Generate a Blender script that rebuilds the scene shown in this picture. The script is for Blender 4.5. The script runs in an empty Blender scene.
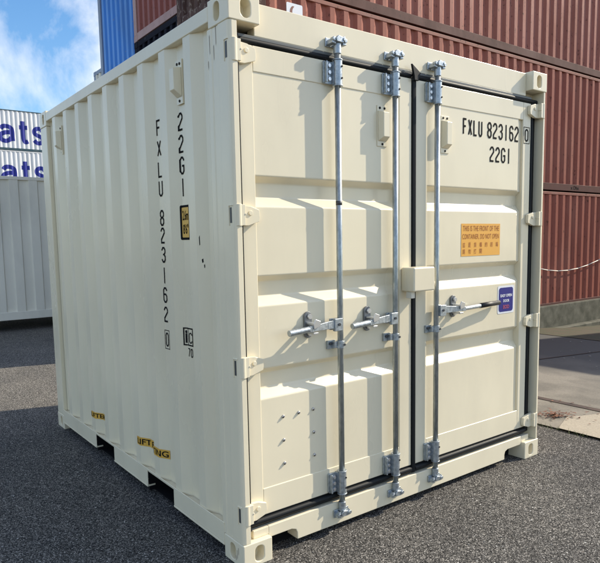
import bpy, bmesh, math, random
from mathutils import Vector, Matrix
random.seed(7)
SC = bpy.context.scene
COL = SC.collection
R = math.radians

# ------------------------------------------------------------------ camera
cam = bpy.data.cameras.new('camera'); co = bpy.data.objects.new('camera', cam); COL.objects.link(co)
cam.sensor_fit = 'HORIZONTAL'; cam.sensor_width = 36.0; cam.lens = 36.0*608.078/600.0
cam.shift_x = (300-295.236)/600.0; cam.shift_y = (307.767-281.5)/600.0
cam.clip_start = 0.05; cam.clip_end = 2000
r_ = Vector((0.79959355, -0.60024456, -0.01888441)); d_ = Vector((-0.08025509, -0.07563955, -0.99390029)); f_ = Vector((0.59515483, 0.79623183, -0.10865358))
M = Matrix((( r_.x, -d_.x, -f_.x, -1.4022676), (r_.y, -d_.y, -f_.y, -2.3114755), (r_.z, -d_.z, -f_.z, 1.52679964), (0, 0, 0, 1)))
co.matrix_world = M
SC.camera = co

# ------------------------------------------------------------------ light
SUN = Vector((3.4, -1.0, 2.5)).normalized()
sun = bpy.data.lights.new('sun', 'SUN'); sun.energy = 3.9; sun.angle = R(0.5); sun.color = (1.0, 0.90, 0.73)
so = bpy.data.objects.new('sun', sun); COL.objects.link(so); so.location = SUN*50
so.rotation_euler = SUN.to_track_quat('Z', 'Y').to_euler()
W = bpy.data.worlds.new('World'); SC.world = W; W.use_nodes = True
nt = W.node_tree; N = nt.nodes; Lk = nt.links
bg = N['Background']; bg.inputs['Strength'].default_value = 0.16
sky = N.new('ShaderNodeTexSky'); sky.sky_type = 'NISHITA'; sky.sun_disc = False
sky.sun_elevation = math.asin(SUN.z); sky.sun_rotation = math.atan2(SUN.x, SUN.y)
sky.air_density = 1.0; sky.dust_density = 0.6; sky.ozone_density = 1.5
tc = N.new('ShaderNodeTexCoord')
mp = N.new('ShaderNodeMapping'); _s = Vector((.72, -.54, -.36)).normalized(); _n = Vector((.22, .90, .36)); _n = (_n-_n.dot(_s)*_s).normalized(); _t = _n.cross(_s)
mp.inputs['Rotation'].default_value = Matrix((_s, _t, _n)).to_euler(); mp.inputs['Scale'].default_value = (2.4, 8.0, 2.4)
mp.inputs['Location'].default_value = (0.35, 0.1, 0.4)
nz = N.new('ShaderNodeTexNoise'); nz.inputs['Scale'].default_value = 1.5; nz.inputs['Detail'].default_value = 9; nz.inputs['Roughness'].default_value = 0.58; nz.inputs['Distortion'].default_value = 0.6
cr = N.new('ShaderNodeValToRGB'); cr.color_ramp.elements[0].position = 0.44; cr.color_ramp.elements[1].position = 0.70
cr.color_ramp.elements[0].color = (0.0, 0.0, 0.0, 1); cr.color_ramp.elements[1].color = (0.9, 0.9, 0.9, 1)
mix = N.new('ShaderNodeMixRGB'); mix.inputs[2].default_value = (5.9, 5.75, 5.6, 1)
Lk.new(tc.outputs['Generated'], mp.inputs[0]); Lk.new(mp.outputs[0], nz.inputs[0]); Lk.new(nz.outputs[0], cr.inputs[0])
Lk.new(cr.outputs[0], mix.inputs[0]); hs_ = N.new('ShaderNodeHueSaturation'); hs_.inputs['Saturation'].default_value = 1.28; hs_.inputs['Value'].default_value = 0.88; Lk.new(sky.outputs[0], hs_.inputs['Color']); Lk.new(hs_.outputs[0], mix.inputs[1]); Lk.new(mix.outputs[0], bg.inputs[0])
SC.view_settings.view_transform = 'Standard'; SC.view_settings.look = 'None'; SC.view_settings.gamma = 1
SC.view_settings.exposure = 0.57; SC.view_settings.use_curve_mapping = False

# ------------------------------------------------------------------ materials
def nodes(m): return m.node_tree.nodes, m.node_tree.links
def new_mat(name, col, rough=0.5, metal=0.0, spec=0.5):
    m = bpy.data.materials.new(name); m.use_nodes = True
    b = m.node_tree.nodes['Principled BSDF']
    b.inputs['Base Color'].default_value = (*col, 1); b.inputs['Roughness'].default_value = rough
    b.inputs['Metallic'].default_value = metal; b.inputs['Specular IOR Level'].default_value = spec
    return m
def noise(m, scale, detail=4, rough=0.55, vec=None, sc3=None):
    n, l = nodes(m)
    t = n.new('ShaderNodeTexCoord'); x = n.new('ShaderNodeTexNoise')
    x.inputs['Scale'].default_value = scale; x.inputs['Detail'].default_value = detail; x.inputs['Roughness'].default_value = rough
    if sc3:
        mpp = n.new('ShaderNodeMapping'); mpp.inputs['Scale'].default_value = sc3
        l.new(t.outputs['Object'], mpp.inputs[0]); l.new(mpp.outputs[0], x.inputs[0])
    else: l.new(t.outputs['Object'], x.inputs[0])
    return x
def ramp(m, src, stops):
    n, l = nodes(m); c = n.new('ShaderNodeValToRGB'); e = c.color_ramp.elements
    while len(e) < len(stops): e.new(0.5)
    for k, (p, cc) in enumerate(stops):
        e[k].position = p; e[k].color = (*cc, 1) if len(cc) == 3 else cc
    l.new(src, c.inputs[0]); return c
def mixc(m, fac, a, b, mode='MIX'):
    n, l = nodes(m); x = n.new('ShaderNodeMixRGB'); x.blend_type = mode
    for i, s in ((0, fac), (1, a), (2, b)):
        if isinstance(s, (int, float)): x.inputs[i].default_value = s
        elif isinstance(s, tuple): x.inputs[i].default_value = (*s, 1)
        else: l.new(s, x.inputs[i])
    return x
def setc(m, out, inp='Base Color'):
    n, l = nodes(m); l.new(out, n['Principled BSDF'].inputs[inp])
def bump(m, src, strength=0.3, dist=0.01):
    n, l = nodes(m); b = n.new('ShaderNodeBump'); b.inputs['Strength'].default_value = strength; b.inputs['Distance'].default_value = dist
    l.new(src, b.inputs['Height']); l.new(b.outputs[0], n['Principled BSDF'].inputs['Normal'])
    return b
def paint(name, col, rough=0.42, dirt=(0.35, 0.33, 0.27), amount=0.25, speck=0.0, speckcol=(0.12, 0.05, 0.03), wave=0.12):
    m = new_mat(name, col, rough)
    big = noise(m, 1.6, 5, 0.6, sc3=(1, 1, 0.35)); fac = ramp(m, big.outputs[0], [(0.45, (0, 0, 0)), (0.75, (amount,)*3)])
    tint = noise(m, 0.9, 2, 0.5)
    tf = ramp(m, tint.outputs[0], [(0.3, tuple(c*0.955 for c in col)), (0.7, tuple(min(1, c*1.03) for c in col))])
    c1 = mixc(m, fac.outputs[0], tf.outputs[0], dirt)
    out = c1
    if speck > 0:
        s = noise(m, 16, 6, 0.75, sc3=(1, 1, 0.6)); sf = ramp(m, s.outputs[0], [(0.66-speck*0.12, (0, 0, 0)), (0.69-speck*0.08, (0.9,)*3)])
        out = mixc(m, sf.outputs[0], c1.outputs[0], speckcol)
    setc(m, out.outputs[0])
    rr = ramp(m, big.outputs[0], [(0.3, (rough*0.85,)*3), (0.8, (min(1, rough*1.35),)*3)]); setc(m, rr.outputs[0], 'Roughness')
    w = noise(m, 2.6, 2, 0.4); bump(m, w.outputs[0], wave, 0.02)
    return m

CREAM = paint('cream_paint', (0.85, 0.765, 0.57), 0.24, dirt=(0.60, 0.54, 0.40), amount=0.42, wave=0.20)
# faint scuffs on the cream paint
def scuffs(m, amount=0.5):
    n, l = nodes(m); b = n['Principled BSDF']; src = b.inputs['Base Color'].links[0].from_socket
    s = noise(m, 5.5, 8, 0.7, sc3=(3.0, 3.0, 0.7)); f = ramp(m, s.outputs[0], [(0.71, (0, 0, 0)), (0.76, (amount,)*3)])
    x = mixc(m, f.outputs[0], src, (0.30, 0.27, 0.21)); setc(m, x.outputs[0])
scuffs(CREAM, 0.45)
MAROON = paint('maroon_paint', (0.31, 0.098, 0.068), 0.6, dirt=(0.38, 0.18, 0.135), amount=0.55, speck=0.5, speckcol=(0.08, 0.03, 0.02), wave=0.3)
MAROON_B = paint('faded_maroon_paint', (0.36, 0.135, 0.10), 0.6, dirt=(0.27, 0.10, 0.07), amount=0.7, speck=0.6, speckcol=(0.08, 0.03, 0.02), wave=0.4)
MAROON_B.node_tree.nodes['Principled BSDF'].inputs['Specular IOR Level'].default_value = 0.2
MAROON_RAIL = paint('maroon_rail_paint', (0.30, 0.125, 0.095), 0.6, dirt=(0.30, 0.24, 0.21), amount=0.6, speck=0.6, speckcol=(0.05, 0.03, 0.025), wave=0.3)
MAROON_LOW = paint('dark_maroon_rail_paint', (0.11, 0.045, 0.038), 0.65, dirt=(0.10, 0.07, 0.06), amount=0.7, speck=0.6, speckcol=(0.04, 0.03, 0.025), wave=0.3)  # darker maroon for the bottom rails
RUSTY = paint('rusty_dark_paint', (0.07, 0.035, 0.03), 0.75, dirt=(0.20, 0.13, 0.10), amount=0.9, speck=1.0, speckcol=(0.30, 0.24, 0.2), wave=0.5)
RED = paint('brick_red_paint', (0.30, 0.095, 0.075), 0.5, dirt=(0.25, 0.12, 0.09), amount=0.4, speck=0.5, speckcol=(0.07, 0.03, 0.02), wave=0.3)
REDRAIL = paint('faded_red_rail_paint', (0.45, 0.27, 0.24), 0.55, dirt=(0.25, 0.16, 0.14), amount=0.5, speck=0.5, wave=0.3)
NAVY = paint('navy_paint', (0.004, 0.005, 0.014), 0.85, dirt=(0.015, 0.015, 0.02), amount=0.4, speck=0.25, speckcol=(0.2, 0.2, 0.2))
BLUE = paint('blue_paint', (0.04, 0.25, 0.70), 0.45, dirt=(0.10, 0.20, 0.38), amount=0.5, speck=0.25, speckcol=(0.3, 0.3, 0.3), wave=0.3)
BLUERAIL = paint('grey_blue_paint', (0.25, 0.31, 0.40), 0.5, dirt=(0.2, 0.2, 0.22), amount=0.4)
GREY = paint('light_grey_paint', (0.84, 0.80, 0.68), 0.5, dirt=(0.5, 0.48, 0.42), amount=0.5)
WHITE = paint('white_paint', (0.74, 0.75, 0.76), 0.5, dirt=(0.55, 0.54, 0.52), amount=0.5, speck=0.2, speckcol=(0.35, 0.3, 0.28))
TEAL = paint('dark_teal_paint', (0.03, 0.075, 0.10), 0.5)
for _m in (MAROON, MAROON_RAIL, MAROON_LOW, RUSTY, RED, NAVY): _m.node_tree.nodes['Principled BSDF'].inputs['Specular IOR Level'].default_value = 0.2
GALV = new_mat('galvanised_steel', (0.52, 0.55, 0.57), 0.38, 0.75)
g = noise(GALV, 60, 5, 0.7); c = ramp(GALV, g.outputs[0], [(0.3, (0.27, 0.31, 0.34)), (0.7, (0.56, 0.61, 0.65))]); setc(GALV, c.outputs[0])
c = ramp(GALV, g.outputs[0], [(0.3, (0.30,)*3), (0.7, (0.5,)*3)]); setc(GALV, c.outputs[0], 'Roughness'); bump(GALV, g.outputs[0], 0.08, 0.003)
RODM = new_mat('weathered_galvanised_tube', (0.3, 0.33, 0.34), 0.36, 0.7)
g = noise(RODM, 45, 5, 0.7, sc3=(1, 1, .4)); c = ramp(RODM, g.outputs[0], [(0.3, (0.25, 0.28, 0.285)), (0.7, (0.50, 0.54, 0.545))]); setc(RODM, c.outputs[0]); bump(RODM, g.outputs[0], 0.08, 0.003)
DARKSTEEL = new_mat('dark_steel', (0.09, 0.095, 0.10), 0.5, 0.6)
PLATE = new_mat('worn_galvanised_plate', (0.20, 0.21, 0.22), 0.45, 0.6)
BOLT = new_mat('bright_bolt_steel', (0.70, 0.71, 0.72), 0.3, 0.85)
RUBBER = new_mat('black_rubber', (0.006, 0.008, 0.010), 0.55, spec=0.25)
SEAL = new_mat('grey_rubber', (0.10, 0.11, 0.11), 0.45)
GRIP = new_mat('black_grip', (0.010, 0.010, 0.011), 0.5)
POCKET = new_mat('shade_black_steel', (0.010, 0.010, 0.011), 0.9, spec=0.1)  # near-black colour stands in for the shade inside pockets and underside
DARK = new_mat('dark_void', (0.01, 0.01, 0.01), 0.9)
INK = new_mat('black_ink', (0.012, 0.012, 0.013), 0.8, spec=0.08)
ORANGE = new_mat('orange_sticker', (0.83, 0.42, 0.07), 0.4)
ORANGETXT = new_mat('brown_print', (0.30, 0.07, 0.01), 0.5)
YELLOW = new_mat('amber_sticker', (0.75, 0.44, 0.07), 0.45)
AMBER = new_mat('amber_tape', (0.72, 0.41, 0.06), 0.5)
BSTICK = new_mat('navy_blue_print', (0.010, 0.012, 0.20), 0.35)
WSTICK = new_mat('white_print', (0.80, 0.81, 0.86), 0.4)
PINKTXT = new_mat('red_print', (0.30, 0.05, 0.14), 0.5)
LOGO = new_mat('blue_lettering', (0.005, 0.014, 0.24), 0.5)
ROPE = new_mat('white_cable', (0.75, 0.70, 0.62), 0.6)
LEAF = new_mat('dry_leaf', (0.14, 0.055, 0.03), 0.7)
g = noise(LEAF, 9, 3); c = ramp(LEAF, g.outputs[0], [(0.35, (0.06, 0.022, 0.015)), (0.7, (0.24, 0.11, 0.06))]); setc(LEAF, c.outputs[0])
GRASS = new_mat('grass', (0.07, 0.085, 0.025), 0.7)
PEB = new_mat('pebble', (0.26, 0.245, 0.22), 0.8)
SCUFF = new_mat('scuffed_paint', (0.30, 0.26, 0.21), 0.7)
TIMBER = new_mat('timber', (0.16, 0.11, 0.07), 0.8)

def asphalt():
    m = new_mat('asphalt', (0.07, 0.07, 0.07), 0.85)
    n, l = nodes(m); t = n.new('ShaderNodeTexCoord')
    v = n.new('ShaderNodeTexVoronoi'); v.inputs['Scale'].default_value = 165; v.inputs['Randomness'].default_value = 1
    wob = n.new('ShaderNodeTexNoise'); wob.inputs['Scale'].default_value = 60; wob.inputs['Detail'].default_value = 2
    add = n.new('ShaderNodeMixRGB'); add.blend_type = 'ADD'; add.inputs[0].default_value = 0.012
    l.new(t.outputs['Object'], wob.inputs[0]); l.new(t.outputs['Object'], add.inputs[1]); l.new(wob.outputs['Color'], add.inputs[2])
    l.new(add.outputs[0], v.inputs['Vector'])
    sep = n.new('ShaderNodeSeparateColor'); l.new(v.outputs['Color'], sep.inputs[0])
    stone = ramp(m, sep.outputs[0], [(0.0, (0.042, 0.042, 0.042)), (0.40, (0.112, 0.109, 0.104)), (0.75, (0.205, 0.197, 0.184)), (0.92, (0.30, 0.285, 0.265)), (0.985, (0.48, 0.46, 0.43))])
    n['Principled BSDF'].inputs['Specular IOR Level'].default_value = 0.12
    gap = ramp(m, v.outputs['Distance'], [(0.35, (1.12, 1.12, 1.12)), (0.72, (0.20, 0.20, 0.21))])
    c1 = mixc(m, 1.0, stone.outputs[0], gap.outputs[0], 'MULTIPLY')
    big = noise(m, 0.8, 5, 0.6); bf = ramp(m, big.outputs[0], [(0.3, (0.80, 0.80, 0.81)), (0.7, (1.25, 1.22, 1.17))])
    c2 = mixc(m, 1.0, c1.outputs[0], bf.outputs[0], 'MULTIPLY')
    fine = noise(m, 260, 3, 0.7); ff = ramp(m, fine.outputs[0], [(0.3, (0.7,)*3), (0.7, (1.3,)*3)])
    c3 = mixc(m, 1.0, c2.outputs[0], ff.outputs[0], 'MULTIPLY')
    # sunlight painted into the colour: asphalt brightened in the yard behind the container
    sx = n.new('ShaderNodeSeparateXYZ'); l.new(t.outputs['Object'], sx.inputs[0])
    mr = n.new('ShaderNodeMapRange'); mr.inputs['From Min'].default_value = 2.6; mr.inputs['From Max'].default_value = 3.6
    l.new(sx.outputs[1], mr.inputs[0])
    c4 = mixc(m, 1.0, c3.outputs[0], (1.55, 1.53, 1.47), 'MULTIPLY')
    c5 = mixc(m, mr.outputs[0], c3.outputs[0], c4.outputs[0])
    v2 = n.new('ShaderNodeTexVoronoi'); v2.inputs['Scale'].default_value = 62; l.new(add.outputs[0], v2.inputs['Vector'])
    s2 = n.new('ShaderNodeSeparateColor'); l.new(v2.outputs['Color'], s2.inputs[0])
    pick = ramp(m, s2.outputs[0], [(0.905, (0, 0, 0)), (0.93, (1, 1, 1))]); core = ramp(m, v2.outputs['Distance'], [(0.22, (1, 1, 1)), (0.34, (0, 0, 0))])
    fl = mixc(m, 1.0, pick.outputs[0], core.outputs[0], 'MULTIPLY'); fcol = ramp(m, s2.outputs[1], [(0.0, (0.025, 0.025, 0.027)), (0.45, (0.10, 0.085, 0.07)), (0.55, (0.38, 0.37, 0.35)), (1.0, (0.62, 0.61, 0.58))])
    c6 = mixc(m, fl.outputs[0], c5.outputs[0], fcol.outputs[0])
    setc(m, c6.outputs[0])
    inv = ramp(m, v.outputs['Distance'], [(0.0, (1, 1, 1)), (0.8, (0, 0, 0))])
    hh = mixc(m, 0.5, inv.outputs[0], sep.outputs[1]); bump(m, hh.outputs[0], 0.9, 0.006)
    return m
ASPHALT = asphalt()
def concrete(name, col, stain, cut=(0.45, 0.6), sc=1.2):
    m = new_mat(name, col, 0.85)
    a = noise(m, sc, 6, 0.62); f = ramp(m, a.outputs[0], [(cut[0], (0, 0, 0)), (cut[1], (0.85,)*3)])
    x = mixc(m, f.outputs[0], col, stain)
    b = noise(m, 70, 4, 0.7); g_ = ramp(m, b.outputs[0], [(0.3, (0.75,)*3), (0.7, (1.22,)*3)])
    y = mixc(m, 1.0, x.outputs[0], g_.outputs[0], 'MULTIPLY'); setc(m, y.outputs[0]); bump(m, b.outputs[0], 0.35, 0.005)
    return m
CONC = concrete('weathered_concrete', (0.21, 0.19, 0.155), (0.12, 0.11, 0.09))
def dark_zone(m):  # concrete turns darker as x grows, with a noisy edge
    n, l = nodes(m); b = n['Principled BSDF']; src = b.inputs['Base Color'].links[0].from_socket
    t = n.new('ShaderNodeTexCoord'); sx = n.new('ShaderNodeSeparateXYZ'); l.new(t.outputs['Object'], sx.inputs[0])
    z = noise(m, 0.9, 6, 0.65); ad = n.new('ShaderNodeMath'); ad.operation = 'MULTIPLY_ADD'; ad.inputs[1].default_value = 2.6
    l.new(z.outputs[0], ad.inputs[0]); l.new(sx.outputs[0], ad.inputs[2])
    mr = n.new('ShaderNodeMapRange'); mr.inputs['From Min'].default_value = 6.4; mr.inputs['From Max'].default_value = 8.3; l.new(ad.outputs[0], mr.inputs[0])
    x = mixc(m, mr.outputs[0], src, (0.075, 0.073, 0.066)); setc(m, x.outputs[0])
dark_zone(CONC)
CONCDARK = concrete('damp_dirty_concrete', (0.09, 0.088, 0.08), (0.045, 0.045, 0.042))
CONCLIGHT = concrete('pale_concrete', (0.34, 0.30, 0.235), (0.27, 0.235, 0.18), (0.5, 0.7), 3)
JOINT = concrete('dirt_filled_joint', (0.065, 0.04, 0.03), (0.035, 0.022, 0.018), sc=6)
MOSS = concrete('mossy_gravel', (0.055, 0.055, 0.024), (0.085, 0.055, 0.032), (0.4, 0.65), 2.5)
PLINTH = concrete('mossy_concrete', (0.15, 0.145, 0.11), (0.045, 0.047, 0.030), (0.35, 0.62), 3.5)

# ------------------------------------------------------------------ helpers
class MB:
    def __init__(s): s.bm = bmesh.new()
    def box(s, x0, x1, y0, y1, z0, z1):
        v = [s.bm.verts.new(p) for p in ((x0,y0,z0),(x1,y0,z0),(x1,y1,z0),(x0,y1,z0),(x0,y0,z1),(x1,y0,z1),(x1,y1,z1),(x0,y1,z1))]
        for f in ((0,3,2,1),(4,5,6,7),(0,1,5,4),(1,2,6,5),(2,3,7,6),(3,0,4,7)): s.bm.faces.new([v[i] for i in f])
        return s
    def cyl(s, p0, p1, r, n=16, r1=None):
        p0 = Vector(p0); p1 = Vector(p1); r1 = r if r1 is None else r1
        a = (p1-p0).normalized(); t = Vector((0,0,1)) if abs(a.z) < 0.9 else Vector((1,0,0))
        u = a.cross(t).normalized(); w = a.cross(u)
        A = [s.bm.verts.new(p0+r*(math.cos(2*math.pi*i/n)*u+math.sin(2*math.pi*i/n)*w)) for i in range(n)]
        B = [s.bm.verts.new(p1+r1*(math.cos(2*math.pi*i/n)*u+math.sin(2*math.pi*i/n)*w)) for i in range(n)]
        for i in range(n):
            f = s.bm.faces.new((A[i], A[(i+1)%n], B[(i+1)%n], B[i])); f.smooth = True
        s.bm.faces.new(A[::-1]); s.bm.faces.new(B); return s
    def tube(s, pts, r, n=8):
        for i in range(len(pts)-1): s.cyl(pts[i], pts[i+1], r, n)
        return s
    def prism(s, pts, axis, a, b):
        def mk(p, c):
            return {'x': (c, p[0], p[1]), 'y': (p[0], c, p[1]), 'z': (p[0], p[1], c)}[axis]
        A = [s.bm.verts.new(mk(p, a)) for p in pts]; B = [s.bm.verts.new(mk(p, b)) for p in pts]; n = len(pts)
        for i in range(n): s.bm.faces.new((A[i], A[(i+1)%n], B[(i+1)%n], B[i]))
        s.bm.faces.new(A[::-1]); s.bm.faces.new(B); return s
    def quad(s, *ps):
        s.bm.faces.new([s.bm.verts.new(p) for p in ps]); return s
    def build(s, name, mat, parent=None, bevel=0.0, seg=2, recalc=True, smooth=False):
        if recalc: bmesh.ops.recalc_face_normals(s.bm, faces=s.bm.faces[:])
        me = bpy.data.meshes.new(name); s.bm.to_mesh(me); s.bm.free()
        o = bpy.data.objects.new(name, me); COL.objects.link(o)
        for m in (mat if isinstance(mat, (list, tuple)) else [mat]): me.materials.append(m)
        if smooth:
            for p in me.polygons: p.use_smooth = True
        if bevel:
            b = o.modifiers.new('bevel', 'BEVEL'); b.width = bevel; b.segments = seg; b.limit_method = 'ANGLE'; b.angle_limit = R(35); b.harden_normals = True
        if parent: o.parent = parent
        return o
def empty(name, label, cat, loc=(0,0,0), group=None):
    o = bpy.data.objects.new(name, None); COL.objects.link(o); o.location = loc; o.empty_display_size = 0.3
    o['label'] = label; o['category'] = cat
    if group: o['group'] = group
    return o
def tag(o, label=None, cat=None, group=None, kind=None):
    if label: o['label'] = label
    if cat: o['category'] = cat
    if group: o['group'] = group
    if kind: o['kind'] = kind
    return o
def text_bm(body, size, sx=1.0, bold=0.0, align='CENTER', spacing=1.0, skew=0.0):
    cu = bpy.data.curves.new('t', 'FONT'); cu.body = body; cu.size = size; cu.align_x = align; cu.align_y = 'CENTER'
    cu.offset = bold; cu.space_character = spacing; cu.resolution_u = 4; cu.fill_mode = 'FRONT'
    o = bpy.data.objects.new('t', cu); COL.objects.link(o)
    dg = bpy.context.evaluated_depsgraph_get(); me = bpy.data.meshes.new_from_object(o.evaluated_get(dg))
    bm = bmesh.new(); bm.from_mesh(me)
    for v in bm.verts: v.co.x *= sx; v.co.z = 0
    bpy.data.objects.remove(o); bpy.data.curves.remove(cu); bpy.data.meshes.remove(me)
    return bm
def fit(bm, u0, u1, v0, v1):
    xs = [v.co.x for v in bm.verts]; ys = [v.co.y for v in bm.verts]
    a, b, c, d = min(xs), max(xs), min(ys), max(ys)
    for v in bm.verts:
        v.co.x = u0+(v.co.x-a)/(b-a)*(u1-u0); v.co.y = v0+(v.co.y-c)/(d-c)*(v1-v0)
    return bm
def rect_bm(u0, u1, v0, v1, r=0.0, hole=None, bm=None):
    bm = bm or bmesh.new()
    def ring(u0, u1, v0, v1, r):
        if r <= 0: return [(u0, v0), (u1, v0), (u1, v1), (u0, v1)]
        out = []
        for (cx, cy, a0) in ((u1-r, v0+r, -90), (u1-r, v1-r, 0), (u0+r, v1-r, 90), (u0+r, v0+r, 180)):
            for k in range(5):
                a = R(a0+90*k/4); out.append((cx+r*math.cos(a), cy+r*math.sin(a)))
        return out
    A = [bm.verts.new((*p, 0)) for p in ring(u0, u1, v0, v1, r)]
    if hole:
        B = [bm.verts.new((*p, 0)) for p in ring(u0+hole, u1-hole, v0+hole, v1-hole, r)]
        n = len(A)
        for i in range(n): bm.faces.new((A[i], A[(i+1)%n], B[(i+1)%n], B[i]))
    else: bm.faces.new(A)
    return bm
def place(bm, fn, name, mat, parent, folds=()):
    for c_ in folds:
        g_ = bm.verts[:]+bm.edges[:]+bm.faces[:]
        bmesh.ops.bisect_plane(bm, geom=g_, plane_co=(c_, 0, 0), plane_no=(1, 0, 0))
    for v in bm.verts:
        lift = v.co.z; v.co = Vector(fn(v.co.x, v.co.y))
        if lift: v.co += Vector((-lift, 0, 0)) if fn.__name__ == 'side_fn' else Vector((0, -lift, 0))
    me = bpy.data.meshes.new(name); bm.to_mesh(me); bm.free(); me.materials.append(mat)
    o = bpy.data.objects.new(name, me); COL.objects.link(o)
    if parent: o.parent = parent
    return o
def merge(*bms):
    a = bms[0]
    for b in bms[1:]:
        me = bpy.data.meshes.new('m'); b.to_mesh(me); a.from_mesh(me); b.free(); bpy.data.meshes.remove(me)
    return a

SOFT = {'a': [[(.10,.80),(.25,.97),(.52,1.0),(.80,.90),(.88,.65),(.88,.30),(.90,.02)], [(.80,.60),(.45,.58),(.14,.46),(.05,.26),(.16,.06),(.42,.0),(.68,.10),(.80,.26)]],
 't': [[(.42,1.0),(.42,.7),(.42,.35),(.46,.10),(.66,.0),(.95,.05)], [(.0,.70),(.45,.70),(.92,.70)]],
 's': [[(.92,.82),(.70,.98),(.38,1.0),(.12,.86),(.12,.66),(.35,.54),(.66,.45),(.90,.30),(.84,.10),(.58,.0),(.28,.02),(.04,.18)]]}
def curvy(bm, ch, u0, u1, v0, v1, w):
    h = w/2
    for k, st in enumerate(SOFT[ch]):
        C_ = [Vector((u0+h+(u1-u0-w)*x, v0+h+(v1-v0-w)*y)) for x, y in st]; P = []
        for i in range(len(C_)-1):
            p0 = C_[max(i-1, 0)]; p1 = C_[i]; p2 = C_[i+1]; p3 = C_[min(i+2, len(C_)-1)]
            for q in range(6):
                t = q/6; P.append(.5*((2*p1)+(p2-p0)*t+(2*p0-5*p1+4*p2-p3)*t*t+(3*p1-p0-3*p2+p3)*t**3))
        P.append(C_[-1]); prev = None
        for i, p in enumerate(P):
            d = (P[min(i+1, len(P)-1)]-P[max(i-1, 0)]).normalized(); nn = Vector((-d.y, d.x))
            a = bm.verts.new((*(p+nn*h), .004*k)); b = bm.verts.new((*(p-nn*h), .004*k))
            if prev: bm.faces.new((prev[0], prev[1], b, a))
            prev = (a, b)
_c = .30
GLYPH = {'F': [[(0,0),(0,2),(1,2)], [(0.14,1.05),(.8,1.05)]], 'X': [[(0,0),(1,2)], [(0,2),(1,0)]], 'L': [[(0,2),(0,0),(1,0)]],
 'U': [[(0,2),(0,_c),(_c,0),(1-_c,0),(1,_c),(1,2)]], '0': [[(.5,0),(_c,0),(0,_c),(0,2-_c),(_c,2),(1-_c,2),(1,2-_c),(1,_c),(1-_c,0),(.5,0)]],
 '8': [[(.5,1.05),(_c,1.05),(0,1.05+_c),(0,2-_c),(_c,2),(1-_c,2),(1,2-_c),(1,1.05+_c),(1-_c,1.05),(.5,1.05)], [(_c-.06,.97),(0,1.05-_c),(0,_c),(_c,0),(1-_c,0),(1,_c),(1,1.05-_c),(1-_c+.06,.97)]],
 '2': [[(0,1.55),(0,2-_c),(_c,2),(1-_c,2),(1,2-_c),(1,1.35),(0,.45),(0,0),(1,0)]],
 '3': [[(0,1.6),(0,2-_c),(_c,2),(1-_c,2),(1,2-_c),(1,1.35),(1-_c,1.05),(.35,1.05)], [(1-_c+.08,.95),(1,.78),(1,_c),(1-_c,0),(_c,0),(0,_c),(0,.42)]],
 '1': [[(.5,0),(.5,2)]], '7': [[(0,2),(1,2),(.35,0)]], 'C': [[(1,1.55),(1,2-_c),(1-_c,2),(_c,2),(0,2-_c),(0,_c),(_c,0),(1-_c,0),(1,_c),(1,.45)]],
 '6': [[(1,1.6),(1,2-_c),(1-_c,2),(_c,2),(0,2-_c),(0,_c),(_c,0),(1-_c,0),(1,_c),(1,.82),(1-_c,1.1),(.14,1.1)]],
 'G': [[(1,1.55),(1,2-_c),(1-_c,2),(_c,2),(0,2-_c),(0,_c),(_c,0),(1-_c,0),(1,_c),(1,.95),(.5,.95)]]}
def glyph(ch, u0, u1, v0, v1, w, bm=None):
    bm = bm or bmesh.new(); h = w/2
    if ch == '1': u0, u1 = (u0+u1)/2-1e-4, (u0+u1)/2+1e-4
    for k, st in enumerate(GLYPH[ch]):
        P = [Vector((u0+h+(u1-u0-w)*x, v0+h+(v1-v0-w)*y/2)) for x, y in st]
        if ch == '1': P = [Vector(((u0+u1)/2, v0)), Vector(((u0+u1)/2, v1))]
        prev = None
        for i, p in enumerate(P):
            d0 = (p-P[i-1]).normalized() if i > 0 else (P[1]-p).normalized()
            d1 = (P[i+1]-p).normalized() if i < len(P)-1 else d0
            t = (d0+d1).normalized(); nn = Vector((-t.y, t.x)); c_ = max(.45, nn.dot(Vector((-d0.y, d0.x))))
            a = bm.verts.new((*(p+nn*h/c_), k*.0003)); b = bm.verts.new((*(p-nn*h/c_), k*.0003))
            if prev: bm.faces.new((prev[0], prev[1], b, a))
            prev = (a, b)
    return bm
def word(txt, u0, u1, v0, v1, w):
    n = len(txt); gap = .30; unit = (u1-u0)/(n+gap*(n-1)); bm = bmesh.new()
    for i, ch in enumerate(txt):
        a = u0+i*unit*(1+gap); glyph(ch, a, a+unit, v0, v1, w, bm)
    return bm

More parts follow.
